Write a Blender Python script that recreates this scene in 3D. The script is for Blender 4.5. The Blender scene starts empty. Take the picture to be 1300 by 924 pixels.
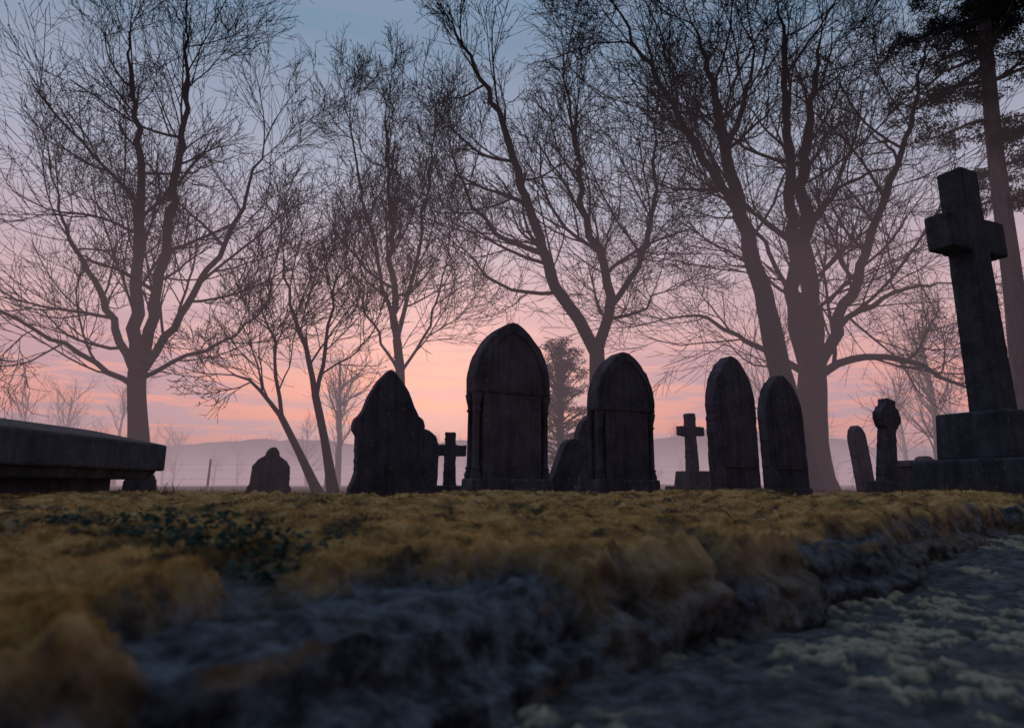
import bpy, bmesh, math, random
import numpy as np
from mathutils import Vector, Matrix
random.seed(11)
rng = np.random.default_rng(5)
S = bpy.context.scene
COL = S.collection

# ------------------------------------------------------------------ helpers
def link(o, parent=None):
    COL.objects.link(o)
    if parent: o.parent = parent
    return o
def mk(name, verts, faces, mat, parent=None, smooth=False, bevel=0, seg=2):
    me = bpy.data.meshes.new(name)
    me.from_pydata(verts, [], faces)
    me.materials.append(mat)
    if smooth: me.shade_smooth()
    o = bpy.data.objects.new(name, me)
    link(o, parent)
    if bevel:
        b = o.modifiers.new("bevel", 'BEVEL'); b.width = bevel; b.segments = seg; b.limit_method = 'ANGLE'
        b.angle_limit = math.radians(35)
    return o
def empty(name, loc, rot=(0, 0, 0)):
    e = bpy.data.objects.new(name, None)
    e.empty_display_size = .2
    e.location = loc; e.rotation_euler = rot
    COL.objects.link(e)
    return e
def np_mesh(name, V, F, mat, attr=None, smooth=False):
    me = bpy.data.meshes.new(name)
    n = len(V); m, k = F.shape
    me.vertices.add(n); me.vertices.foreach_set("co", V.astype(np.float32).ravel())
    me.loops.add(m * k); me.loops.foreach_set("vertex_index", F.astype(np.int32).ravel())
    me.polygons.add(m)
    me.polygons.foreach_set("loop_start", np.arange(0, m * k, k, dtype=np.int32))
    me.polygons.foreach_set("loop_total", np.full(m, k, dtype=np.int32))
    if attr is not None:
        a = me.attributes.new("mask", 'FLOAT', 'POINT')
        a.data.foreach_set("value", attr.astype(np.float32).ravel())
    me.materials.append(mat)
    me.update(calc_edges=True); me.validate()
    if smooth: me.shade_smooth()
    o = bpy.data.objects.new(name, me)
    return link(o)
T = rng.random((256, 256))
def vn(x, y, s=0):
    xi = np.floor(x).astype(int); yi = np.floor(y).astype(int)
    fx = x - xi; fy = y - yi
    fx = fx * fx * (3 - 2 * fx); fy = fy * fy * (3 - 2 * fy)
    a = (xi + s * 17) & 255; b = (xi + 1 + s * 17) & 255
    c = (yi + s * 31) & 255; d = (yi + 1 + s * 31) & 255
    return (T[a, c] * (1 - fx) + T[b, c] * fx) * (1 - fy) + (T[a, d] * (1 - fx) + T[b, d] * fx) * fy
def fbm(x, y, s=0, o=4):
    t = 0; am = .5; tot = 0
    for i in range(o):
        t = t + am * vn(x, y, s + i); tot += am
        am *= .5; x = x * 2.03 + 5.1; y = y * 2.03 + 1.7
    return t / tot
def sst(a, b, x):
    t = np.clip((x - a) / (b - a), 0, 1); return t * t * (3 - 2 * t)

# ------------------------------------------------------------------ materials
def base_mat(name):
    m = bpy.data.materials.new(name); m.use_nodes = True
    nt = m.node_tree
    b = nt.nodes["Principled BSDF"]
    return m, nt, b
def ramp(nt, stops):
    r = nt.nodes.new("ShaderNodeValToRGB")
    e = r.color_ramp.elements
    while len(e) < len(stops): e.new(.5)
    for i, (p, c) in enumerate(stops):
        e[i].position = p; e[i].color = (*c, 1)
    return r
def noise(nt, vec, scale, detail=4, rough=.6):
    n = nt.nodes.new("ShaderNodeTexNoise")
    n.inputs["Scale"].default_value = scale; n.inputs["Detail"].default_value = detail
    n.inputs["Roughness"].default_value = rough
    nt.links.new(vec, n.inputs["Vector"]); return n
def stone_mat(name, dark, light, lichen=(.22, .24, .17), amt=.55, sc=1.0, bump=.5):
    m, nt, b = base_mat(name)
    tc = nt.nodes.new("ShaderNodeTexCoord"); v = tc.outputs["Object"]
    n1 = noise(nt, v, 5 * sc, 6, .65); r1 = ramp(nt, [(.3, dark), (.72, light)])
    nt.links.new(n1.outputs["Fac"], r1.inputs["Fac"])
    n2 = noise(nt, v, 22 * sc, 5, .7); r2 = ramp(nt, [(amt, (0, 0, 0)), (amt + .08, (1, 1, 1))])
    nt.links.new(n2.outputs["Fac"], r2.inputs["Fac"])
    mx = nt.nodes.new("ShaderNodeMixRGB"); nt.links.new(r2.outputs["Color"], mx.inputs["Fac"])
    nt.links.new(r1.outputs["Color"], mx.inputs["Color1"]); mx.inputs["Color2"].default_value = (*lichen, 1)
    mp = nt.nodes.new("ShaderNodeMapping"); mp.inputs["Scale"].default_value = (14, 14, 1.2); nt.links.new(v, mp.inputs["Vector"])
    n4 = noise(nt, mp.outputs["Vector"], 1.5, 4, .6); r4 = ramp(nt, [(.35, (.6, .6, .62)), (.6, (1, 1, 1))]); nt.links.new(n4.outputs["Fac"], r4.inputs["Fac"])
    mu = nt.nodes.new("ShaderNodeMixRGB"); mu.blend_type = 'MULTIPLY'; mu.inputs["Fac"].default_value = .8
    nt.links.new(mx.outputs["Color"], mu.inputs["Color1"]); nt.links.new(r4.outputs["Color"], mu.inputs["Color2"])
    nt.links.new(mu.outputs["Color"], b.inputs["Base Color"])
    b.inputs["Roughness"].default_value = .85
    b.inputs["Specular IOR Level"].default_value = .25
    n3 = noise(nt, v, 50 * sc, 5, .7)
    ad = nt.nodes.new("ShaderNodeMath"); ad.operation = 'ADD'
    nt.links.new(n3.outputs["Fac"], ad.inputs[0]); nt.links.new(n1.outputs["Fac"], ad.inputs[1])
    bp = nt.nodes.new("ShaderNodeBump"); bp.inputs["Strength"].default_value = bump; bp.inputs["Distance"].default_value = .02
    nt.links.new(ad.outputs[0], bp.inputs["Height"]); nt.links.new(bp.outputs["Normal"], b.inputs["Normal"])
    return m
M_stone = stone_mat("weathered_stone", (.07, .072, .10), (.19, .19, .26), (.30, .30, .32), .6, 1, .8)
M_stone2 = stone_mat("weathered_stone_dark", (.06, .065, .09), (.17, .17, .23), (.27, .27, .29), .6, 1, .8)
M_granite = stone_mat("dark_granite", (.045, .055, .085), (.12, .14, .19), (.2, .21, .25), .6, 1.5, .7)

def bark_mat(name, c1, c2):
    m, nt, b = base_mat(name)
    tc = nt.nodes.new("ShaderNodeTexCoord")
    mp = nt.nodes.new("ShaderNodeMapping"); mp.inputs["Scale"].default_value = (6, 6, 1.2)
    nt.links.new(tc.outputs["Object"], mp.inputs["Vector"])
    n = noise(nt, mp.outputs["Vector"], 2.5, 3, .65); r = ramp(nt, [(.3, c1), (.7, c2)])
    nt.links.new(n.outputs["Fac"], r.inputs["Fac"])
    df = nt.nodes.new("ShaderNodeBsdfDiffuse"); nt.links.new(r.outputs["Color"], df.inputs["Color"])
    nt.links.new(df.outputs[0], nt.nodes["Material Output"].inputs["Surface"]); nt.nodes.remove(b)
    return m
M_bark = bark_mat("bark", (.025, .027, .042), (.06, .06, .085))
M_bark_b = bark_mat("smooth_bark", (.045, .045, .062), (.105, .098, .12))
M_bark2 = bark_mat("pine_bark", (.10, .095, .125), (.22, .19, .22))
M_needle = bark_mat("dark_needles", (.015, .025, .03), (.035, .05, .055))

def leafy(name, c1, c2, scale, trans=.4, c3=None):
    m, nt, b = base_mat(name)
    out = nt.nodes["Material Output"]
    tc = nt.nodes.new("ShaderNodeTexCoord")
    n = noise(nt, tc.outputs["Object"], scale, 4, .65)
    st = [(.33, c1), (.6, c2)] if c3 is None else [(.36, c1), (.47, c2), (.62, c3)]
    r = ramp(nt, st); nt.links.new(n.outputs["Fac"], r.inputs["Fac"])
    df = nt.nodes.new("ShaderNodeBsdfDiffuse"); nt.links.new(r.outputs["Color"], df.inputs["Color"])
    tr = nt.nodes.new("ShaderNodeBsdfTranslucent"); nt.links.new(r.outputs["Color"], tr.inputs["Color"])
    mx = nt.nodes.new("ShaderNodeMixShader"); mx.inputs[0].default_value = trans
    nt.links.new(df.outputs[0], mx.inputs[1]); nt.links.new(tr.outputs[0], mx.inputs[2])
    nt.links.new(mx.outputs[0], out.inputs["Surface"])
    nt.nodes.remove(b)
    return m
MOSS = ((.10, .08, .05), (.44, .29, .105), (.72, .52, .23))
M_blade = leafy("moss_fronds", *MOSS[:2], 11, .45, MOSS[2])
M_ivy = leafy("ivy_leaf", (.025, .045, .045), (.07, .12, .11), 20, .15)
M_grass = leafy("dead_grass", (.06, .05, .03), (.16, .13, .06), 3, .3)

def masked_ground(name, stone_d, stone_l, veg, veg_scale, bumpd=.006):
    m, nt, b = base_mat(name)
    tc = nt.nodes.new("ShaderNodeTexCoord"); v = tc.outputs["Object"]
    at = nt.nodes.new("ShaderNodeAttribute"); at.attribute_name = "mask"
    n1 = noise(nt, v, 24, 6, .75); r1 = ramp(nt, [(.42, stone_d), (.66, stone_l)])
    nt.links.new(n1.outputs["Fac"], r1.inputs["Fac"])
    n2 = noise(nt, v, veg_scale, 4, .65); r2 = ramp(nt, [(.36, veg[0]), (.47, veg[1]), (.62, veg[2])])
    nt.links.new(n2.outputs["Fac"], r2.inputs["Fac"])
    mx = nt.nodes.new("ShaderNodeMixRGB"); nt.links.new(at.outputs["Fac"], mx.inputs["Fac"])
    nt.links.new(r1.outputs["Color"], mx.inputs["Color1"]); nt.links.new(r2.outputs["Color"], mx.inputs["Color2"])
    nt.links.new(mx.outputs["Color"], b.inputs["Base Color"]); b.inputs["Roughness"].default_value = .8
    b.inputs["Specular IOR Level"].default_value = .3
    n3 = noise(nt, v, 110, 5, .75)
    bp = nt.nodes.new("ShaderNodeBump"); bp.inputs["Strength"].default_value = 1; bp.inputs["Distance"].default_value = bumpd
    nt.links.new(n3.outputs["Fac"], bp.inputs["Height"]); nt.links.new(bp.outputs["Normal"], b.inputs["Normal"])
    return m
M_slab = masked_ground("mossy_slab", (.022, .03, .042), (.19, .25, .33), MOSS, 11, .01)
M_lower = masked_ground("lichen_slab", (.035, .05, .065), (.18, .23, .28), ((.18, .19, .15), (.42, .42, .32), (.62, .61, .48)), 60, .012)

# ------------------------------------------------------------------ ground
def gh(x, y):
    r = np.maximum(y, np.abs(x) * .75)
    near = -.16 * (1 - sst(3.2, 4.4, r))
    far = (fbm(x * .06, y * .06, 3) - .5) * .9 * sst(14, 60, r)
    return near + (fbm(x * .8, y * .8, 9) - .5) * .05 * sst(3, 5, r) + far
n = 240
t = np.linspace(-1, 1, n)
gx = np.sign(t) * (np.abs(t) ** 3) * 700
gx = gx + t * 6
X, Y = np.meshgrid(gx, gx + 4, indexing='ij')
Z = gh(X, Y)
V = np.stack([X.ravel(), Y.ravel(), Z.ravel()], 1)
i, j = np.meshgrid(np.arange(n - 1), np.arange(n - 1), indexing='ij')
b0 = (i * n + j).ravel()
F = np.stack([b0, b0 + n, b0 + n + 1, b0 + 1], 1)
M_ground, nt, b = base_mat("winter_grass_ground")
tc = nt.nodes.new("ShaderNodeTexCoord")
n1 = noise(nt, tc.outputs["Object"], .9, 6, .7); r1 = ramp(nt, [(.3, (.05, .05, .03)), (.5, (.11, .09, .045)), (.7, (.19, .14, .06))])
nt.links.new(n1.outputs["Fac"], r1.inputs["Fac"]); nt.links.new(r1.outputs["Color"], b.inputs["Base Color"])
b.inputs["Roughness"].default_value = .95; b.inputs["Specular IOR Level"].default_value = .1
bp = nt.nodes.new("ShaderNodeBump"); bp.inputs["Strength"].default_value = .6; bp.inputs["Distance"].default_value = .05
n2 = noise(nt, tc.outputs["Object"], 14, 5, .7)
nt.links.new(n2.outputs["Fac"], bp.inputs["Height"]); nt.links.new(bp.outputs["Normal"], b.inputs["Normal"])
np_mesh("ground", V, F, M_ground, smooth=True)

# ------------------------------------------------------------------ mossy slab (rotated 45 deg)
R2 = math.sqrt(2)
def xy(a, d): return (a - (d + .615)) / R2, (a + (d + .615)) / R2
def ad_(x, y): return (x + y) / R2, (y - x) / R2 - .615
def slab_mask(x, y):
    a, d = ad_(x, y)
    nz = fbm(x * 8, y * 8, 21, 5) - .5
    m = sst(-.02, .02, d + nz * .16)
    ea = (a - .42) / .38; ed = (d - .03) / .16
    e = np.sqrt(ea * ea + ed * ed) + nz * 1.7
    m = m * sst(.75, 1.05, e)
    hol = sst(.32, .42, fbm(x * 3.1, y * 3.1, 40, 4) + .02)
    return m * (.15 + .85 * hol)
def slab_h(x, y):
    a, d = ad_(x, y)
    m = slab_mask(x, y)
    base = .03 + .055 * np.clip((y - .9) / 2.3, 0, 1)
    back = sst(3.25, 3.75, y + (fbm(x * 1.5, y * 0 + 2, 8) - .5) * .4)
    cush = 1 - np.abs(2 * fbm(x * 4.5, y * 4.5, 2, 3) - 1)
    c2 = 1 - np.abs(2 * vn(x * 17, y * 17, 12) - 1)
    c3 = 1 - np.abs(2 * vn(x * 45, y * 45, 14) - 1)
    h = base + m * (.006 + .055 * (cush - .78) + .018 * c2 + .012 * c3 + .02 * (fbm(x * 1.7, y * 1.7, 33) - .35))
    chip = sst(.05, 0, d + (fbm(x * 6, y * 6, 55, 3) - .5) * .10)
    h = h + (1 - m) * ((fbm(x * 9, y * 9, 5) - .5) * .025 - .006 + (vn(x * 70, y * 70, 6) - .5) * .008 + (vn(x * 33, y * 33, 7) - .5) * .010) - chip * .014
    return h * (1 - back) + (-.05) * back, m
na, nd = 760, 480
A = np.linspace(-1.0, 4.9, na)
Dt = 4.3 * np.linspace(0, 1, nd) ** 1.5
AA, DD = np.meshgrid(A, Dt, indexing='ij')
off0 = ((fbm(A * 2.2, A * 0 + 3, 51, 6) - .5) * .13)[:, None]
x, y = xy(AA, DD + off0 * np.exp(-DD * 9)); H, Mk = slab_h(x, y)
nf = 34
tf = np.linspace(0, 1, nf, endpoint=False)
AF, TF = np.meshgrid(A, tf, indexing='ij')
dface = (fbm(AF * 6, TF * 2.6, 50, 5) - .5) * .09 - .025 + (vn(AF * 60, TF * 10, 52) - .5) * .012
step = .04 * sst(.62, .52, TF + (fbm(AF * 3, AF * 0, 57, 3) - .5) * .3)
dface = (dface - step) * (1 - TF ** 5)
xf, yf = xy(AF, dface + off0)
top = H[:, :1]
zf = -.16 + (top + .16) * TF ** .85
X = np.concatenate([xf, x], 1); Y = np.concatenate([yf, y], 1); Z = np.concatenate([zf, H], 1)
MM = np.concatenate([np.maximum(Mk[:, :1] * TF ** 3, sst(.58, .68, fbm(AF * 7, TF * 3, 58, 4)) * .35 * TF), Mk], 1)
nn = nf + nd
V = np.stack([X.ravel(), Y.ravel(), Z.ravel()], 1)
i, j = np.meshgrid(np.arange(na - 1), np.arange(nn - 1), indexing='ij')
b0 = (i * nn + j).ravel()
F = np.stack([b0, b0 + nn, b0 + nn + 1, b0 + 1], 1)
np_mesh("moss_covered_stone_slab", V, F, M_slab, MM, True)

# moss fronds
N = 280000
yy = np.exp(rng.uniform(math.log(.38), math.log(3.6), N)); xx = rng.uniform(-.86, .86, N) * yy
a, d = ad_(xx, yy); hh, mm = slab_h(xx, yy)
offp = (fbm(a * 2.2, a * 0 + 3, 51, 6) - .5) * .13
k = (mm > rng.random(N) * .8 + .2) & (d > offp + .008)
xx, yy, hh = xx[k], yy[k], hh[k]; N = len(xx)
hb = rng.uniform(.002, .0065, N) * (.8 + .2 * yy); w = rng.uniform(.0010, .0020, N) * (.8 + .35 * yy)
an = rng.uniform(0, 2 * np.pi, N); lx = rng.normal(0, .7, N) * hb; ly = rng.normal(0, .7, N) * hb
dx = np.cos(an) * w; dy = np.sin(an) * w
V = np.stack([np.stack([xx - dx, yy - dy, hh - .002], 1), np.stack([xx + dx, yy + dy, hh - .002], 1), np.stack([xx + lx, yy + ly, hh + hb], 1)], 1).reshape(-1, 3)
np_mesh("moss", V, np.arange(3 * N).reshape(-1, 3), M_blade)

# lower lichen slab
na, nd = 700, 500
AA, DD = np.meshgrid(np.linspace(-1.6, 5.5, na), .05 - 3.2 * np.linspace(1, 0, nd) ** 1.3, indexing='ij')
x, y = xy(AA, DD)
lm = sst(.53, .57, fbm(x * 30, y * 30, 61, 4)) * sst(.38, .52, fbm(x * 4.1, y * 4.1, 66, 3))
lb = 1 - np.abs(2 * vn(x * 60, y * 60, 62) - 1)
Z = -.085 + .05 * sst(1.2, 3, y) + (fbm(x * 3, y * 3, 60, 5) - .5) * .05 + (fbm(x * 18, y * 18, 63, 4) - .5) * .012 + (vn(x * 90, y * 90, 64) - .5) * .004 + lm * (.003 + .006 * lb)
V = np.stack([x.ravel(), y.ravel(), Z.ravel()], 1)
i, j = np.meshgrid(np.arange(na - 1), np.arange(nd - 1), indexing='ij')
b0 = (i * nd + j).ravel(); F = np.stack([b0, b0 + nd, b0 + nd + 1, b0 + 1], 1)
np_mesh("lichen_stone_slab", V, F, M_lower, lm, True)

# ivy leaves
vs, fs = [], []
def leaf(c, s):
    u = Vector((random.gauss(0, 1), random.gauss(0, 1), random.gauss(0, .35))).normalized()
    nrm = Vector((random.gauss(0, .5), random.gauss(0, .5), 1)).normalized()
    v = nrm.cross(u).normalized(); c = Vector(c); k = len(vs)
    for (p, q, r) in [(0, 0, 0), (.35, .5, .1), (.7, .32, .1), (1.1, 0, -.08), (.7, -.32, .1), (.35, -.5, .1)]:
        vs.append(tuple(c + u * p * s + v * q * s + nrm * r * s))
    fs.append([k, k + 1, k + 2, k + 3]); fs.append([k, k + 3, k + 4, k + 5])
for (cx, cy, rx, ry, cnt) in [(-.78, 1.36, .2, .12, 300), (-.40, 1.02, .13, .07, 300), (-.56, 1.18, .14, .08, 200), (-.3, .93, .06, .03, 60)]:
    for q in range(cnt):
        x0 = random.gauss(cx, rx * .5); y0 = random.gauss(cy, ry * .5)
        h0 = float(slab_h(np.array([x0]), np.array([y0]))[0][0])
        leaf((x0, y0, h0 + random.uniform(.004, .03)), random.uniform(.007, .016))
mk("ivy", vs, fs, M_ivy)

class Tube:
    def __init__(s): s.v = []; s.f = []
    def add(s, pts, rad, sides):
        n = len(pts); base = len(s.v); u = None
        for i in range(n):
            t = (pts[min(i + 1, n - 1)] - pts[max(i - 1, 0)])
            if t.length < 1e-7: t = Vector((0, 0, 1))
            t.normalize()
            if u is None:
                ref = Vector((0, 0, 1)) if abs(t.z) < .9 else Vector((1, 0, 0))
                u = t.cross(ref).normalized()
            else:
                u = u - t * u.dot(t)
                u.normalize()
            w = t.cross(u); r = rad[i]; p = pts[i]
            for k in range(sides):
                an = 6.28318 * k / sides
                q = p + u * (math.cos(an) * r) + w * (math.sin(an) * r)
                s.v.append((q.x, q.y, q.z))
        for i in range(n - 1):
            o = base + i * sides
            for k in range(sides):
                k2 = (k + 1) % sides
                s.f.append((o + k, o + k2, o + sides + k2, o + sides + k))
tw = Tube()
for q in range(45):
    y0 = math.exp(random.uniform(math.log(.8), math.log(3.2))); x0 = random.uniform(-.75, .75) * y0
    a0, d0 = ad_(x0, y0)
    if d0 < .08: continue
    L = random.uniform(.02, .08) * (1 + .4 * y0) * .7; an = random.uniform(0, 6.28); pts = []
    for k in range(5):
        xk = x0 + math.cos(an) * L * k / 4 + random.gauss(0, .003); yk = y0 + math.sin(an) * L * k / 4 + random.gauss(0, .003)
        hk = float(slab_h(np.array([xk]), np.array([yk]))[0][0])
        pts.append(Vector((xk, yk, hk + .007 + .004 * k * random.random())))
    tw.add(pts, [.0012 + .0003 * y0] * 4 + [.0006], 4)
mk("fallen_twigs", tw.v, tw.f, M_bark2)
gt_v, gt_f = [], []
for q in range(900):
    y0 = random.uniform(2.9, 9); x0 = random.uniform(-.8, .8) * y0
    if y0 < 3.4:
        if random.random() > .4: continue
        h0 = float(slab_h(np.array([x0]), np.array([y0]))[0][0])
    else: h0 = float(gh(np.array([x0]), np.array([y0]))[0])
    L = random.uniform(.05, .13) if y0 > 3.4 else random.uniform(.02, .06)
    for bl in range(12):
        bx = x0 + random.gauss(0, .03); by = y0 + random.gauss(0, .03); an = random.uniform(0, 6.28); l = L * random.uniform(.5, 1.2)
        w = .002; dx = math.cos(an) * w; dy = math.sin(an) * w; tx = random.gauss(0, .35) * l; ty = random.gauss(0, .35) * l
        k = len(gt_v)
        gt_v += [(bx - dx, by - dy, h0), (bx + dx, by + dy, h0), (bx + dx * .7 + tx * .4, by + dy * .7 + ty * .4, h0 + l * .6), (bx - dx * .7 + tx * .4, by - dy * .7 + ty * .4, h0 + l * .6), (bx + tx, by + ty, h0 + l)]
        gt_f += [(k, k + 1, k + 2, k + 3), (k + 3, k + 2, k + 4)]
mk("grass", gt_v, gt_f, M_grass)

# ------------------------------------------------------------------ gravestones
def worn(out, step=.03, amp=.0024):
    res = []; n = len(out)
    for i in range(n):
        a = out[i]; b = out[(i + 1) % n]; L = math.hypot(b[0] - a[0], b[1] - a[1]); k = max(1, int(L / step))
        for q in range(k):
            t = q / k; res.append((a[0] + (b[0] - a[0]) * t, a[1] + (b[1] - a[1]) * t))
    return [(x + random.gauss(0, amp), z + random.gauss(0, amp) - (abs(random.gauss(0, amp * 3)) if random.random() < .06 else 0)) for x, z in res]
def extr(name, out, t, mat, parent, y0=0, bevel=.012, seg=2, wear=True):
    if wear: out = worn(out)
    n = len(out)
    v = [(x, y0 - t / 2, z) for x, z in out] + [(x, y0 + t / 2, z) for x, z in out]
    f = [list(range(n)), list(range(2 * n - 1, n - 1, -1))]
    for i in range(n):
        j = (i + 1) % n
        f.append([i, i + n, j + n, j])
    return mk(name, v, f, mat, parent, False, bevel, seg)
def box(name, cx, cy, z0, z1, wx, wy, mat, parent, top=1.0, bevel=.012):
    v = []
    for z, s in ((z0, 1), (z1, top)):
        for sx, sy in ((-1, -1), (1, -1), (1, 1), (-1, 1)):
            v.append((cx + sx * wx / 2 * s, cy + sy * wy / 2 * s, z))
    f = [(3, 2, 1, 0), (4, 5, 6, 7), (0, 1, 5, 4), (1, 2, 6, 5), (2, 3, 7, 6), (3, 0, 4, 7)]
    return mk(name, v, f, mat, parent, False, bevel)
def arch(w, h, hs, n=14, z0=0, rnd=2):
    Hh = h - hs; R = (Hh * Hh + w * w / 4) / w; cx = R - w / 2
    am = math.asin(min(1, Hh / R)); L = []
    for i in range(n + 1):
        a = math.pi - am * i / n
        L.append((cx + R * math.cos(a), hs + R * math.sin(a)))
    L[-1] = (0, h)
    P = L + [(-x, z) for x, z in reversed(L[:-1])]
    for _ in range(rnd):
        Q = P[:]
        for i in range(n - 3, n + 4):
            Q[i] = ((P[i - 1][0] + 2 * P[i][0] + P[i + 1][0]) / 4, (P[i - 1][1] + 2 * P[i][1] + P[i + 1][1]) / 4)
        P = Q
    P = [(-w / 2, z0)] + P + [(w / 2, z0)]
    return list(reversed(P))
def lathe(name, prof, cx, cy, mat, parent, n=14):
    v = []; f = []
    for r, z in prof:
        for k in range(n):
            a = 6.28318 * k / n; v.append((cx + r * math.cos(a), cy + r * math.sin(a), z))
    for i in range(len(prof) - 1):
        for k in range(n):
            k2 = (k + 1) % n; f.append((i * n + k, i * n + k2, (i + 1) * n + k2, (i + 1) * n + k))
    return mk(name, v, f, mat, parent, True)
RZ = math.radians(25)
def gothic_columned(w, h, hs, t, loc, mat, lean=(0, 0)):
    e = empty("gothic_headstone", loc, (lean[0], lean[1], RZ))
    P = arch(w, h, hs, z0=hs - .07)
    extr("arched_head", P, t, mat, e, 0, .02)
    Po = arch(w - .06, h - .035, hs, z0=hs - .03); Pi = arch(w - .13, h - .09, hs, z0=hs - .03)
    n = len(Po)
    for sgn, nm in ((-1, "hood_front"), (1, "hood_back")):
        ya = sgn * (t / 2 - .003); yb = sgn * (t / 2 + .009)
        v = [(x, ya, z) for x, z in Po] + [(x, yb, z) for x, z in Po] + [(x, yb, z) for x, z in Pi] + [(x, ya, z) for x, z in Pi]
        f = []
        for i in range(1, n - 1):
            j = i + 1
            for r in range(3):
                f.append((r * n + i, r * n + j, (r + 1) * n + j, (r + 1) * n + i))
        mk(nm, v, f, mat, e)
    box("body", 0, 0, 0, hs - .068, w - .16, t - .012, mat, e, 1, .008)
    box("body_core", 0, 0, 0, hs - .069, w - .07, t - .13, mat, e, 1, .004)
    r = .028
    for sx in (-1, 1):
        for sy in (-1, 1):
            cx = sx * (w / 2 - r * 1.35); cy = sy * (t / 2 - r * 1.1)
            z1 = hs - .07
            lathe("colonnette", [(r * 1.35, .2), (r * 1.45, .23), (r * .95, .26), (r * 1.25, .275), (r * .8, .29), (r * .75, z1 - .14), (r * 1.2, z1 - .13), (r * .8, z1 - .11), (r * 1.0, z1 - .08), (r * 1.5, z1 - .02), (r * 1.5, z1)], cx, cy, mat, e)
    box("plinth", 0, 0, -.1, .2, w + .04, t + .05, mat, e, .96, .012)
    box("plinth_foot", 0, 0, -.1, .1, w + .12, t + .12, mat, e, .97, .015)
    return e
def plain_headstone(name, out, t, loc, mat, lean=(0, 0), rz=RZ, plinth=None, panel=None):
    e = empty(name, loc, (lean[0], lean[1], rz))
    extr("stone", out, t, mat, e, 0, .02, 2)
    if panel:
        extr("raised_panel", panel, t + .018, mat, e, 0, .006, 1)
    if plinth: box("plinth", 0, 0, -.1, plinth[2], plinth[0], plinth[1], mat, e, .95, .012)
    return e
def sym(half):
    return half + [(-x, z) for x, z in reversed(half[:-1])]

gothic_columned(.65, 1.42, .90, .19, (-.035, 5.3, 0), M_stone, (0, .01))
gothic_columned(.60, 1.32, .84, .19, (.95, 6.0, 0), M_stone2, (0, .012))
plain_headstone("shouldered_headstone", sym([(.36, -.05), (.36, .12), (.325, .2), (.30, .28), (.30, .6), (.335, .64), (.34, .70), (.325, .755), (.28, .79), (.25, .84), (.22, .92), (.175, 1.02), (.12, 1.11), (.06, 1.18), (.025, 1.215), (0, 1.225)]), .16, (-1.16, 6.5, 0), M_stone2, (.02, -.02))
plain_headstone("gothic_headstone", arch(.47, 1.33, .86, rnd=4), .15, (1.98, 6.2, 0), M_stone, (.015, -.01), plinth=(.5, .2, .13), panel=arch(.35, 1.22, .86, z0=.3, rnd=4))
plain_headstone("gothic_headstone", arch(.5, 1.28, .84, rnd=4), .14, (2.75, 7.0, 0), M_stone2, (0, -.015), plinth=(.53, .19, .12), panel=arch(.38, 1.18, .84, z0=.3, rnd=4))
plain_headstone("round_headstone", arch(.34, .74, .53, rnd=6), .12, (-.96, 7.3, 0), M_stone, (0, .03))
plain_headstone("gothic_headstone", arch(.5, .99, .66, rnd=3), .13, (.98, 8.1, 0), M_stone, (0, -.02), plinth=(.58, .24, .14))
plain_headstone("leaning_headstone", arch(.26, .66, .53, rnd=6), .12, (.42, 7.0, 0), M_stone, (0, .42))
plain_headstone("peaked_headstone", sym([(.30, -.05), (.30, .12), (.265, .16), (.255, .42), (.19, .5), (.09, .57), (.085, .62), (.04, .68), (0, .69)]), .16, (-3.47, 10, 0), M_stone2, (0, .03))
plain_headstone("round_headstone", arch(.24, .94, .75, rnd=6), .12, (4.66, 9.2, 0), M_stone, (0, -.12))
plain_headstone("round_headstone", arch(.36, .58, .42, rnd=6), .12, (6.1, 10.3, 0), M_stone, (0, .04))
plain_headstone("round_headstone", arch(.3, .3, .16, rnd=6), .12, (-3.78, 7.1, 0), M_stone, (0, .04))
e = empty("pedestal_monument", (4.62, 8.0, 0), (0, 0, RZ))
box("die", 0, 0, -.05, .36, .27, .27, M_stone2, e, .95); box("cap", 0, 0, .357, .43, .33, .33, M_stone2, e, .8)

def cross_out(w0, w1, z0, zt, za0, za1, half):
    return [(w0 / 2, z0), (w1 / 2, za0), (half, za0), (half, za1), (w1 / 2, za1), (w1 / 2 * .98, zt), (-w1 / 2 * .98, zt), (-w1 / 2, za1), (-half, za1), (-half, za0), (-w1 / 2, za0), (-w0 / 2, z0)]
e = empty("stone_cross", (3.52, 5.0, 0), (0, 0, RZ))
extr("cross", cross_out(.27, .215, .6, 2.56, 1.88, 2.16, .34), .2, M_granite, e, 0, .018, 2)
box("plinth_upper", 0, 0, .33, .665, .6, .56, M_granite, e, .93, .018)
box("plinth_lower", 0, 0, -.1, .333, .86, .84, M_granite, e, .97, .02)
e = empty("stone_cross", (-.72, 8, 0), (0, .01, math.radians(10)))
extr("cross", cross_out(.15, .125, .12, .75, .48, .605, .185), .1, M_stone2, e, 0, .012)
box("plinth", 0, 0, -.1, .15, .36, .28, M_stone2, e, .85)
e = empty("stone_cross", (2.33, 9, 0), (0, 0, RZ))
extr("cross", cross_out(.15, .12, .3, 1.07, .78, .9, .19), .11, M_stone2, e, 0, .012)
box("step_upper", 0, 0, .14, .33, .36, .34, M_stone2, e, .88); box("step_lower", 0, 0, -.1, .143, .56, .52, M_stone2, e, .95)
e = empty("celtic_cross", (3.73, 7.0, 0), (0, .17, RZ))
half = [(.105, .1), (.08, .64)]
head = [(.075, .72), (.10, .74), (.13, .79), (.145, .80), (.145, .88), (.13, .89), (.105, .945), (.07, .96), (.07, 1.03), (0, 1.035)]
extr("wheel_head_cross", sym(half + head), .11, M_stone2, e, 0, .01)
box("base", 0, 0, -.1, .18, .34, .3, M_stone2, e, .8)
e = empty("chest_tomb", (-2.57, 2.64, 0), (0, 0, math.radians(1.5)))
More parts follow.
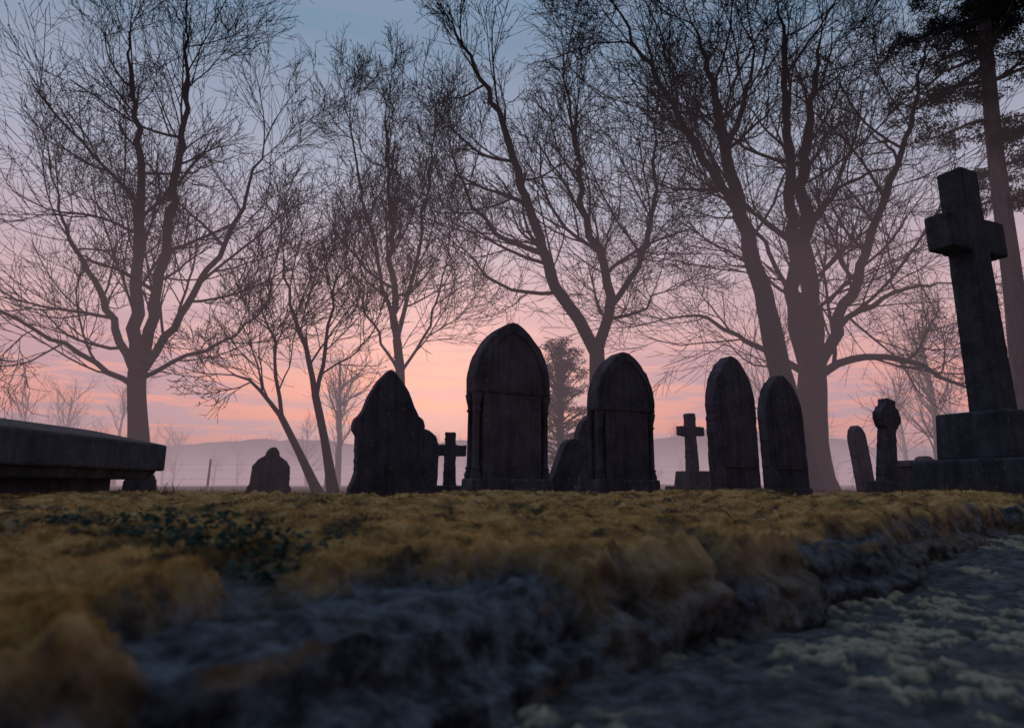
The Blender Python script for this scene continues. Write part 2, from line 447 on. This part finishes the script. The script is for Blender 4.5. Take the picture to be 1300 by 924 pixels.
W, L_ = 1.2, 2.75
box("tomb_base", 0, 0, -.15, .215, W - .32, L_ - .5, M_granite, e, 1, .015)
box("lid_under_moulding", 0, 0, .185, .235, W - .12, L_ - .12, M_granite, e, 1.04, .01)
box("lid", 0, 0, .233, .38, W, L_, M_granite, e, 1, .012)
v = []
for s, z in ((0, .3795), (.28, .445)):
    v += [(-W / 2 + s + .008, -L_ / 2 + s + .008, z), (W / 2 - s - .008, -L_ / 2 + s + .008, z), (W / 2 - s - .008, L_ / 2 - s - .008, z), (-W / 2 + s + .008, L_ / 2 - s - .008, z)]
mk("coped_top", v, [(4, 5, 6, 7), (0, 1, 5, 4), (1, 2, 6, 5), (2, 3, 7, 6), (3, 0, 4, 7)], M_granite, e)

# ------------------------------------------------------------------ trees
def rv(s=1): return Vector((random.gauss(0, s), random.gauss(0, s), random.gauss(0, s)))
def catmull(P, step=.35):
    out = []
    Q = [P[0] * 2 - P[1]] + P + [P[-1] * 2 - P[-2]]
    for i in range(1, len(Q) - 2):
        p0, p1, p2, p3 = Q[i - 1:i + 3]; n = max(2, int((p2 - p1).length / step))
        for k in range(n):
            t = k / n
            out.append(.5 * ((2 * p1) + (p2 - p0) * t + (2 * p0 - 5 * p1 + 4 * p2 - p3) * t * t + (3 * p1 - p0 - 3 * p2 + p3) * t ** 3))
    out.append(P[-1]); return out
NSEG = {1: 9, 2: 6, 3: 4, 4: 3}
def off_dir(d, amin, amax):
    r = rv().normalized(); p = (r - d * r.dot(d))
    if p.length < 1e-4: p = Vector((1, 0, 0))
    p.normalize(); a = math.radians(random.uniform(amin, amax))
    return (d * math.cos(a) + p * math.sin(a)).normalized()
def grow(tb, lv, p, d, L, r, prm):
    n = NSEG[lv]; st = L / n; pts = [p.copy()]; dirs = [d.copy()]; rads = [r]
    tip = max(.006, r * .33)
    for i in range(n):
        d = d + rv(.11 if lv < 3 else .08) + Vector((0, 0, prm['up'] * (1.0 if lv < 3 else .8)))
        d.normalize(); p = p + d * st
        pts.append(p.copy()); dirs.append(d.copy()); rads.append(r + (tip - r) * (i + 1) / n)
    tb.add(pts, rads, 5 if lv == 1 else (4 if lv == 2 else 3))
    if lv >= prm['maxlv']:
        if random.random() < prm.get('leaf', 0):
            q = pts[-1]; s = random.uniform(.018, .035); k = len(tb.v); a = rv().normalized() * s; b = rv().normalized() * s
            for w in (q - a, q + b, q + a, q - b): tb.v.append(tuple(w))
            tb.f.append((k, k + 1, k + 2, k + 3))
        return
    nc = prm['nc'][lv]
    nc = max(1, int(round(nc * random.uniform(.7, 1.3))))
    for c in range(nc):
        t = .1 + .9 * (c + random.random()) / nc; x = min(t * n, n - .001); i = int(x); f = x - i
        q = pts[i].lerp(pts[i + 1], f); dd = off_dir(dirs[i + 1], 24, 52)
        l = L * random.uniform(.45, .78) * (1.15 - .45 * t)
        grow(tb, lv + 1, q, dd, l, max(.007, (rads[i] * (1 - f) + rads[i + 1] * f) * random.uniform(.5, .68)), prm)
def tree(name, trunk, stems, r0, prm, mat=M_bark, ybase=18, tipr=.02):
    tb = Tube()
    def to3(pl, drift):
        out = []
        for i, (X_, Z_) in enumerate(pl): out.append(Vector((X_, ybase + drift * i / max(1, len(pl) - 1), Z_)))
        return out
    P = to3(trunk, 0); C = catmull(P); rad = []
    zt = trunk[-1][1]
    for q in C:
        f = max(0, min(1, q.z / zt)); flare = 1 + .55 * math.exp(-max(0, q.z) / .35)
        rad.append(r0 * (1 - .18 * f) * flare * random.uniform(.97, 1.04))
    tb.add(C, rad, 12)
    for (pl, rs, drift) in stems:
        P = to3(pl, drift); C = catmull(P)
        C = [c + rv(.045) * min(1, i / 3) for i, c in enumerate(C)]
        n = len(C); rad = [tipr + (rs - tipr) * (1 - i / (n - 1)) ** .85 for i in range(n)]
        tb.add(C, rad, 9)
        Ltot = sum((C[i + 1] - C[i]).length for i in range(n - 1))
        nb = int(Ltot * prm['dens'])
        for c in range(nb):
            t = prm.get('t0', .12) + (1 - prm.get('t0', .12)) * ((c + random.random()) / nb) ** 1.1
            x = min(t * (n - 1), n - 1.001); i = int(x); f = x - i
            q = C[i].lerp(C[i + 1], f); d = (C[i + 1] - C[i]).normalized()
            dd = off_dir(d, 30, 72)
            grow(tb, 1, q, dd, prm['L1'] * random.uniform(.6, 1.3) * (1.15 - .4 * t), max(.018, min(rad[i] * .55, .065) * random.uniform(.6, 1)), prm)
        for c in range(2):
            grow(tb, 1, C[-1], off_dir((C[-1] - C[-2]).normalized(), 5, 25), prm['L1'] * .8, tipr, prm)
    return mk(name, tb.v, tb.f, mat, None, True)
PR = dict(up=.07, maxlv=4, nc={1: 7, 2: 5, 3: 3}, dens=1.35, L1=3.4, leaf=.16)
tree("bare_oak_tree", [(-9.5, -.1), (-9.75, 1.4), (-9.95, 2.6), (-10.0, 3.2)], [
    ([(-10.0, 3.1), (-10.43, 5.1), (-10.6, 7.4), (-11.0, 9.8), (-11.6, 12.0), (-12.0, 13.8)], .19, .8),
    ([(-9.97, 2.9), (-9.68, 4.2), (-9.48, 6.2), (-9.19, 8.6), (-9.2, 11.1), (-9.3, 13.2)], .16, -1.0),
    ([(-10.0, 3.0), (-11.1, 4.65), (-12.2, 6.2), (-13.3, 7.6), (-14.2, 9.3)], .12, 1.6),
    ([(-9.9, 3.0), (-8.8, 4.9), (-7.9, 6.5), (-7.3, 7.9), (-6.9, 9.4)], .12, -.6),
    ([(-10.0, 2.7), (-11.3, 3.5), (-12.8, 4.3), (-14.2, 4.8)], .08, -1.2),
    ([(-9.9, 2.9), (-8.9, 3.6), (-7.9, 4.3), (-7.2, 5.4)], .07, 1.4)], .27, dict(PR, L1=3.3), ybase=18)
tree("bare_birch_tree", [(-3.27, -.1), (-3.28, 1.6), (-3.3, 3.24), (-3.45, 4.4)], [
    ([(-3.4, 4.2), (-3.57, 5.2), (-3.78, 7.7), (-4.0, 10.0), (-4.2, 12.4)], .12, .4),
    ([(-3.4, 4.1), (-4.0, 6.5), (-4.6, 9.0), (-5.1, 11.2)], .075, -.8),
    ([(-3.45, 4.3), (-3.0, 6.8), (-2.8, 9.0), (-2.6, 11.4)], .075, .9),
    ([(-3.35, 3.4), (-4.1, 4.6), (-4.6, 5.6), (-4.9, 6.6)], .05, 1.0),
    ([(-3.35, 3.3), (-2.6, 4.4), (-2.2, 5.4), (-1.9, 6.4)], .05, -1.0)], .16, dict(PR, L1=2.4, up=.1, dens=1.35), ybase=20)
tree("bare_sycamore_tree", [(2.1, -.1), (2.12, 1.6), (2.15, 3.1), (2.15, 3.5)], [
    ([(2.15, 3.35), (1.71, 4.2), (1.12, 5.04), (.83, 6.1), (.31, 7.4), (-.21, 9.3), (-1.0, 10.9), (-1.6, 12.2)], .17, -1.0),
    ([(2.15, 3.4), (2.53, 4.6), (2.46, 5.7), (2.0, 7.2), (1.82, 9.3), (1.55, 11.7)], .15, .8),
    ([(.83, 6.05), (-.2, 6.6), (-1.05, 7.66), (-1.7, 9.3)], .08, .8),
    ([(2.53, 4.6), (3.29, 5.7), (3.7, 7.4), (3.8, 9.5)], .085, -.5),
    ([(1.2, 5.0), (.3, 5.1), (-.6, 5.6), (-1.3, 6.4)], .055, .7),
    ([(2.5, 4.3), (3.3, 4.6), (4.0, 5.3)], .05, .9)], .23, dict(PR, L1=2.8, dens=1.4), ybase=17)
PB = dict(PR, L1=3.6, up=.05, leaf=0)
tree("bare_lime_tree", [(6.75, -.1), (6.55, 1.4), (6.35, 2.8), (6.2, 4.0)], [
    ([(6.22, 3.9), (6.07, 5.15), (5.74, 7.2), (5.43, 9.85), (4.97, 12.4)], .24, .3),
    ([(5.8, 6.6), (4.98, 7.85), (4.25, 9.2), (3.3, 10.8), (2.6, 12.2)], .12, -.8),
    ([(5.5, 8.6), (6.2, 10.2), (6.8, 12.2)], .09, .8)], .3, dict(PB, t0=.15, dens=1.5), M_bark_b, ybase=16)
tree("bare_beech_tree", [(7.55, -.1), (7.6, 1.2), (7.74, 2.6), (7.8, 3.2)], [
    ([(7.8, 3.0), (8.0, 4.5), (8.08, 6.7), (8.35, 9.06), (8.93, 11.5), (9.4, 13.6)], .28, .8),
    ([(7.72, 2.8), (7.45, 4.1), (7.43, 6.3), (7.54, 8.6), (7.53, 11), (7.52, 13.4)], .23, -.8),
    ([(7.9, 3.0), (8.48, 4.1), (9.3, 5.8), (10.2, 7.9), (11.2, 10.5), (11.7, 12.4)], .16, -.5),
    ([(7.8, 2.8), (8.4, 3.15), (9.02, 3.36), (10.0, 3.15), (10.9, 2.6), (11.5, 2.25)], .12, -1.0),
    ([(7.7, 2.9), (7.0, 3.5), (6.4, 3.9), (5.2, 4.75), (4.3, 4.6)], .1, 1.2),
    ([(8.3, 3.8), (9.0, 4.5), (9.8, 4.97), (11.2, 5.5), (12.3, 5.7)], .09, .9),
    ([(8.1, 6.9), (9.0, 8.0), (10.0, 8.8), (11.4, 9.3)], .08, 1.0),
    ([(7.45, 5.0), (6.6, 6.4), (5.8, 7.2), (4.9, 7.6)], .07, -1.2)], .42, dict(PB, dens=1.25), M_bark_b, ybase=17.5)
PS = dict(PR, L1=1.9, dens=1.9, nc={1: 6, 2: 4, 3: 3}, leaf=.1)
tree("leaning_thorn_tree", [(-3.8, -.1), (-4.07, 1.1), (-4.34, 2.1)], [
    ([(-4.34, 2.05), (-4.68, 3.2), (-5.2, 4.3), (-5.5, 5.8)], .07, .6),
    ([(-4.32, 2.0), (-4.08, 3.5), (-3.8, 5.0)], .055, -.6)], .1, PS, ybase=15, tipr=.011)
tree("leaning_thorn_tree", [(-4.27, -.1), (-4.77, .83), (-5.26, 1.68)], [
    ([(-5.24, 1.65), (-5.9, 2.3), (-6.85, 2.9)], .06, .6),
    ([(-5.24, 1.65), (-5.45, 3.0), (-5.84, 4.46)], .05, -.4)], .09, PS, ybase=15.6, tipr=.011)

# pine at the right edge
def needles(V, F, c, rad, cnt, size):
    for _ in range(cnt):
        d = rv().normalized(); p = c + Vector((d.x * rad[0], d.y * rad[1], d.z * rad[2])) * random.random() ** .45
        k = len(V); u = rv().normalized() * size * random.uniform(.6, 1.2); w = rv().normalized() * size * .16
        V.append(tuple(p - w)); V.append(tuple(p + w)); V.append(tuple(p + u)); F.append((k, k + 1, k + 2))
e = empty("pine_tree", (0, 0, 0))
tb = Tube()
C = catmull([Vector((9.05, 12, -.1)), Vector((9.05, 12, 1.7)), Vector((9.18, 12, 3.9)), Vector((9.26, 12, 6.3)), Vector((9.45, 12, 8.8)), Vector((9.6, 12, 11))])
tb.add(C, [.2 * (1 - .5 * c.z / 11) for c in C], 12)
nv, nfc = [], []
for q in range(38):
    z = random.uniform(5.2, 11.2); az = random.uniform(0, 6.28); L = random.uniform(.7, 1.8) * (1 if z > 7 else .6)
    p = Vector((9.2 + .03 * (z - 4), 12, z)); d = Vector((math.cos(az), math.sin(az), random.uniform(-.3, .2))); pts = [p]
    for k in range(5):
        d = (d + rv(.15)).normalized(); p = p + d * L / 5; pts.append(p.copy())
    tb.add(pts, [.045, .038, .03, .024, .018, .01], 5)
    for k in range(2, 6):
        for m_ in range(3):
            c = pts[k] + rv(.16); needles(nv, nfc, c, (.22, .22, .1), 90, .1)
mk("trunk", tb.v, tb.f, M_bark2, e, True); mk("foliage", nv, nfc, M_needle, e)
e = empty("yew_tree", (1.62, 23, 0)); tb = Tube()
tb.add([Vector((0, 0, -.1)), Vector((0, 0, 2)), Vector((.05, 0, 4.6))], [.16, .12, .03], 8)
nv, nfc = [], []
for q in range(190):
    z = random.uniform(.4, 4.9); R = 1.25 * (1 - (z / 6.2) ** 2) * random.uniform(.3, 1.15); az = random.uniform(0, 6.28)
    needles(nv, nfc, Vector((math.cos(az) * R, math.sin(az) * R, z)), (.28, .28, .15), 80, .12)
    tb.add([Vector((0, 0, z * .8)), Vector((math.cos(az) * R, math.sin(az) * R, z))], [.03, .01], 3)
mk("trunk", tb.v, tb.f, M_bark, e, True); mk("foliage", nv, nfc, M_needle, e)

# distant bare trees
tb = Tube()
PD = dict(up=.1, maxlv=3, nc={1: 6, 2: 5}, dens=1.2, L1=2.6)
DT = [(-40, 62, 8), (-33, 58, 7), (-47, 66, 9), (-22, 75, 6), (-14, 80, 7), (-2, 78, 7), (26, 60, 8), (33, 58, 9), (41, 64, 9), (48, 66, 8), (12, 85, 7), (-58, 70, 9), (20, 33, 8), (15, 40, 9), (-9.5, 38, 7)]
for q in range(34): DT.append((random.uniform(-95, 90), random.uniform(95, 130), random.uniform(4, 8)))
for (cx, cy, hgt) in DT:
    P = [Vector((cx, cy, -.5)), Vector((cx + random.gauss(0, .2), cy, hgt * .4)), Vector((cx + random.gauss(0, .5), cy, hgt))]
    C = catmull(P, .8); n = len(C); tb.add(C, [.22 * (1 - .85 * i / n) for i in range(n)], 5)
    for q in range(16):
        i = random.randint(n // 4, n - 2)
        grow(tb, 1, C[i], off_dir(Vector((0, 0, 1)), 25, 70), hgt * random.uniform(.3, .45), .05, PD)
mk("distant_trees", tb.v, tb.f, M_bark)

# ------------------------------------------------------------------ hills
M_hill, nt, b = base_mat("hill_fields")
tc = nt.nodes.new("ShaderNodeTexCoord"); n1 = noise(nt, tc.outputs["Object"], .03, 5, .6)
r1 = ramp(nt, [(.35, (.06, .06, .07)), (.65, (.14, .12, .11))]); nt.links.new(n1.outputs["Fac"], r1.inputs["Fac"])
nt.links.new(r1.outputs["Color"], b.inputs["Base Color"]); b.inputs["Roughness"].default_value = 1
hx = np.linspace(-620, 620, 400); hy = np.linspace(260, 640, 50)
X, Y = np.meshgrid(hx, hy, indexing='ij')
Z = -1 + (5 + 34 * fbm(X / 140, Y / 300 + 3, 70, 5) + 2.5 * vn(X / 6, Y / 9, 4)) * sst(270, 420, Y) * (1 - .25 * sst(500, 640, Y))
V = np.stack([X.ravel(), Y.ravel(), Z.ravel()], 1)
i, j = np.meshgrid(np.arange(399), np.arange(49), indexing='ij'); b0 = (i * 50 + j).ravel()
np_mesh("hills", V, np.stack([b0, b0 + 50, b0 + 51, b0 + 1], 1), M_hill, smooth=True)

# ------------------------------------------------------------------ wire fence
e = empty("wire_fence", (0, 0, 0)); tb = Tube(); pr = []
for q in range(-9, 10):
    x0 = q * 4.1 + random.gauss(0, .3); y0 = 30 + .12 * x0; h0 = float(gh(np.array([x0]), np.array([y0]))[0])
    tb.add([Vector((x0, y0, h0 - .1)), Vector((x0 + random.gauss(0, .05), y0, h0 + random.uniform(1.0, 1.2)))], [.05, .04], 6); pr.append(Vector((x0, y0, h0)))
mk("posts", tb.v, tb.f, M_bark, e)
tb = Tube()
for hz in (.4, .75, .98): tb.add([p + Vector((0, .05, hz)) for p in pr], [.003] * len(pr), 4)
mk("wires", tb.v, tb.f, M_granite, e)

# ------------------------------------------------------------------ mist (one low bank, glow added)
def mist(name, x0, x1, y0, y1, z0, z1, dens, col):
    m = bpy.data.materials.new(name); m.use_nodes = True; nt = m.node_tree; nt.nodes.clear()
    o = nt.nodes.new("ShaderNodeOutputMaterial"); ab = nt.nodes.new("ShaderNodeVolumeAbsorption")
    ab.inputs["Density"].default_value = dens; ab.inputs["Color"].default_value = (0, 0, 0, 1)
    em = nt.nodes.new("ShaderNodeEmission"); em.inputs["Color"].default_value = (*col, 1); em.inputs["Strength"].default_value = dens  # haze colour emitted by the volume, standing in for light scattered in mist
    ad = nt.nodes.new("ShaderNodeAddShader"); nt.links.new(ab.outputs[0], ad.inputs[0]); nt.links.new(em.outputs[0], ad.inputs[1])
    nt.links.new(ad.outputs[0], o.inputs["Volume"])
    v = [(x, y, z) for z in (z0, z1) for x, y in ((x0, y0), (x1, y0), (x1, y1), (x0, y1))]
    f = [(3, 2, 1, 0), (4, 5, 6, 7), (0, 1, 5, 4), (1, 2, 6, 5), (2, 3, 7, 6), (3, 0, 4, 7)]
    mk(name, v, f, m)
mist("emissive_ground_mist", -400, 400, 7.8, 255, -3, 6.0, .0135, (.42, .29, .33))

# ------------------------------------------------------------------ sky
w = bpy.data.worlds.new("World"); S.world = w; w.use_nodes = True; nt = w.node_tree; nt.nodes.clear()
def nd_(t): return nt.nodes.new(t)
def math_(op, a, b=None, clamp=False):
    n = nd_("ShaderNodeMath"); n.operation = op; n.use_clamp = clamp
    for k, q in enumerate((a, b)):
        if q is None: continue
        if isinstance(q, (int, float)): n.inputs[k].default_value = q
        else: nt.links.new(q, n.inputs[k])
    return n.outputs[0]
SUN_AZ = math.radians(-5.8); SUN_EL = math.radians(5)
sd = Vector((math.sin(SUN_AZ) * math.cos(SUN_EL), math.cos(SUN_AZ) * math.cos(SUN_EL), math.sin(SUN_EL)))
tc = nd_("ShaderNodeTexCoord"); dirv = tc.outputs["Generated"]
sep = nd_("ShaderNodeSeparateXYZ"); nt.links.new(dirv, sep.inputs[0])
r = ramp(nt, [(0, (.42, .24, .27)), (.035, (.86, .29, .22)), (.08, (1.0, .34, .23)), (.13, (.95, .39, .31)), (.22, (.72, .45, .46)), (.38, (.43, .44, .55)), (.58, (.19, .28, .40)), (.75, (.26, .34, .48)), (1, (.55, .62, .72))])  # top stops, above the view, brightened to add light on the moss
nt.links.new(sep.outputs["Z"], r.inputs["Fac"])
mp = nd_("ShaderNodeMapping"); mp.inputs["Scale"].default_value = (2.6, 2.6, 26); mp.inputs["Rotation"].default_value = (math.radians(3), math.radians(7), 0)
nt.links.new(dirv, mp.inputs["Vector"])
cn = noise(nt, mp.outputs["Vector"], 1.9, 7, .64)
cr = ramp(nt, [(.45, (0, 0, 0)), (.54, (1, 1, 1))]); nt.links.new(cn.outputs["Fac"], cr.inputs["Fac"])
band = ramp(nt, [(0, (.9, .9, .9)), (.14, (.85, .85, .85)), (.26, (.3, .3, .3)), (.5, (.06, .06, .06))]); nt.links.new(sep.outputs["Z"], band.inputs["Fac"])
cf = math_('MULTIPLY', cr.outputs["Color"], band.outputs["Color"])
mx = nd_("ShaderNodeMixRGB"); nt.links.new(cf, mx.inputs["Fac"]); nt.links.new(r.outputs["Color"], mx.inputs["Color1"]); mx.inputs["Color2"].default_value = (.50, .32, .39, 1)
dp = nd_("ShaderNodeVectorMath"); dp.operation = 'DOT_PRODUCT'; nt.links.new(dirv, dp.inputs[0]); dp.inputs[1].default_value = sd
az = nd_("ShaderNodeMapRange"); az.interpolation_type = 'SMOOTHSTEP'
az.inputs["From Min"].default_value = -.5; az.inputs["From Max"].default_value = 1; az.inputs["To Min"].default_value = .24; az.inputs["To Max"].default_value = 1.05
nt.links.new(dp.outputs["Value"], az.inputs["Value"])
sc = nd_("ShaderNodeVectorMath"); sc.operation = 'SCALE'; nt.links.new(mx.outputs["Color"], sc.inputs[0]); nt.links.new(az.outputs[0], sc.inputs["Scale"])
gp = math_('POWER', math_('MAXIMUM', dp.outputs["Value"], 0), 45)
gp2 = math_('MULTIPLY', math_('POWER', math_('MAXIMUM', dp.outputs["Value"], 0), 400), .6)
gs = math_('ADD', gp, gp2)
gc = nd_("ShaderNodeVectorMath"); gc.operation = 'SCALE'; gc.inputs[0].default_value = (.42, .15, .07); nt.links.new(gs, gc.inputs["Scale"])
ad = nd_("ShaderNodeVectorMath"); ad.operation = 'ADD'; nt.links.new(sc.outputs[0], ad.inputs[0]); nt.links.new(gc.outputs[0], ad.inputs[1])
bg1 = nd_("ShaderNodeBackground"); nt.links.new(ad.outputs[0], bg1.inputs["Color"]); bg1.inputs["Strength"].default_value = 1.0
sky = nd_("ShaderNodeTexSky"); sky.sky_type = 'NISHITA'; sky.sun_disc = False; sky.sun_elevation = SUN_EL; sky.sun_rotation = SUN_AZ
bg2 = nd_("ShaderNodeBackground"); nt.links.new(sky.outputs[0], bg2.inputs["Color"]); bg2.inputs["Strength"].default_value = .006
ash = nd_("ShaderNodeAddShader"); nt.links.new(bg1.outputs[0], ash.inputs[0]); nt.links.new(bg2.outputs[0], ash.inputs[1])
wo = nd_("ShaderNodeOutputWorld"); nt.links.new(ash.outputs[0], wo.inputs["Surface"])

sl = bpy.data.lights.new("sun", 'SUN'); sl.energy = 1.3; sl.angle = math.radians(2.5); sl.color = (1, .62, .42)
so = bpy.data.objects.new("sun", sl); COL.objects.link(so); so.location = (0, 0, 30)
so.rotation_euler = sd.to_track_quat('Z', 'Y').to_euler()

# ------------------------------------------------------------------ camera
cd = bpy.data.cameras.new("camera"); cam = bpy.data.objects.new("camera", cd); COL.objects.link(cam)
cam.location = (0, 0, .155); cam.rotation_euler = (math.radians(90 + 12.9), 0, 0)
cd.lens = 24; cd.sensor_width = 36; cd.shift_y = -.0346; cd.clip_start = .01; cd.clip_end = 3000
cd.dof.use_dof = True; cd.dof.focus_distance = 5.0; cd.dof.aperture_fstop = 3.6
S.camera = cam
S.view_settings.view_transform = 'Standard'; S.view_settings.look = 'None'; S.view_settings.exposure = 0
print("verts", sum(len(o.data.vertices) for o in bpy.data.objects if o.type == 'MESH'))
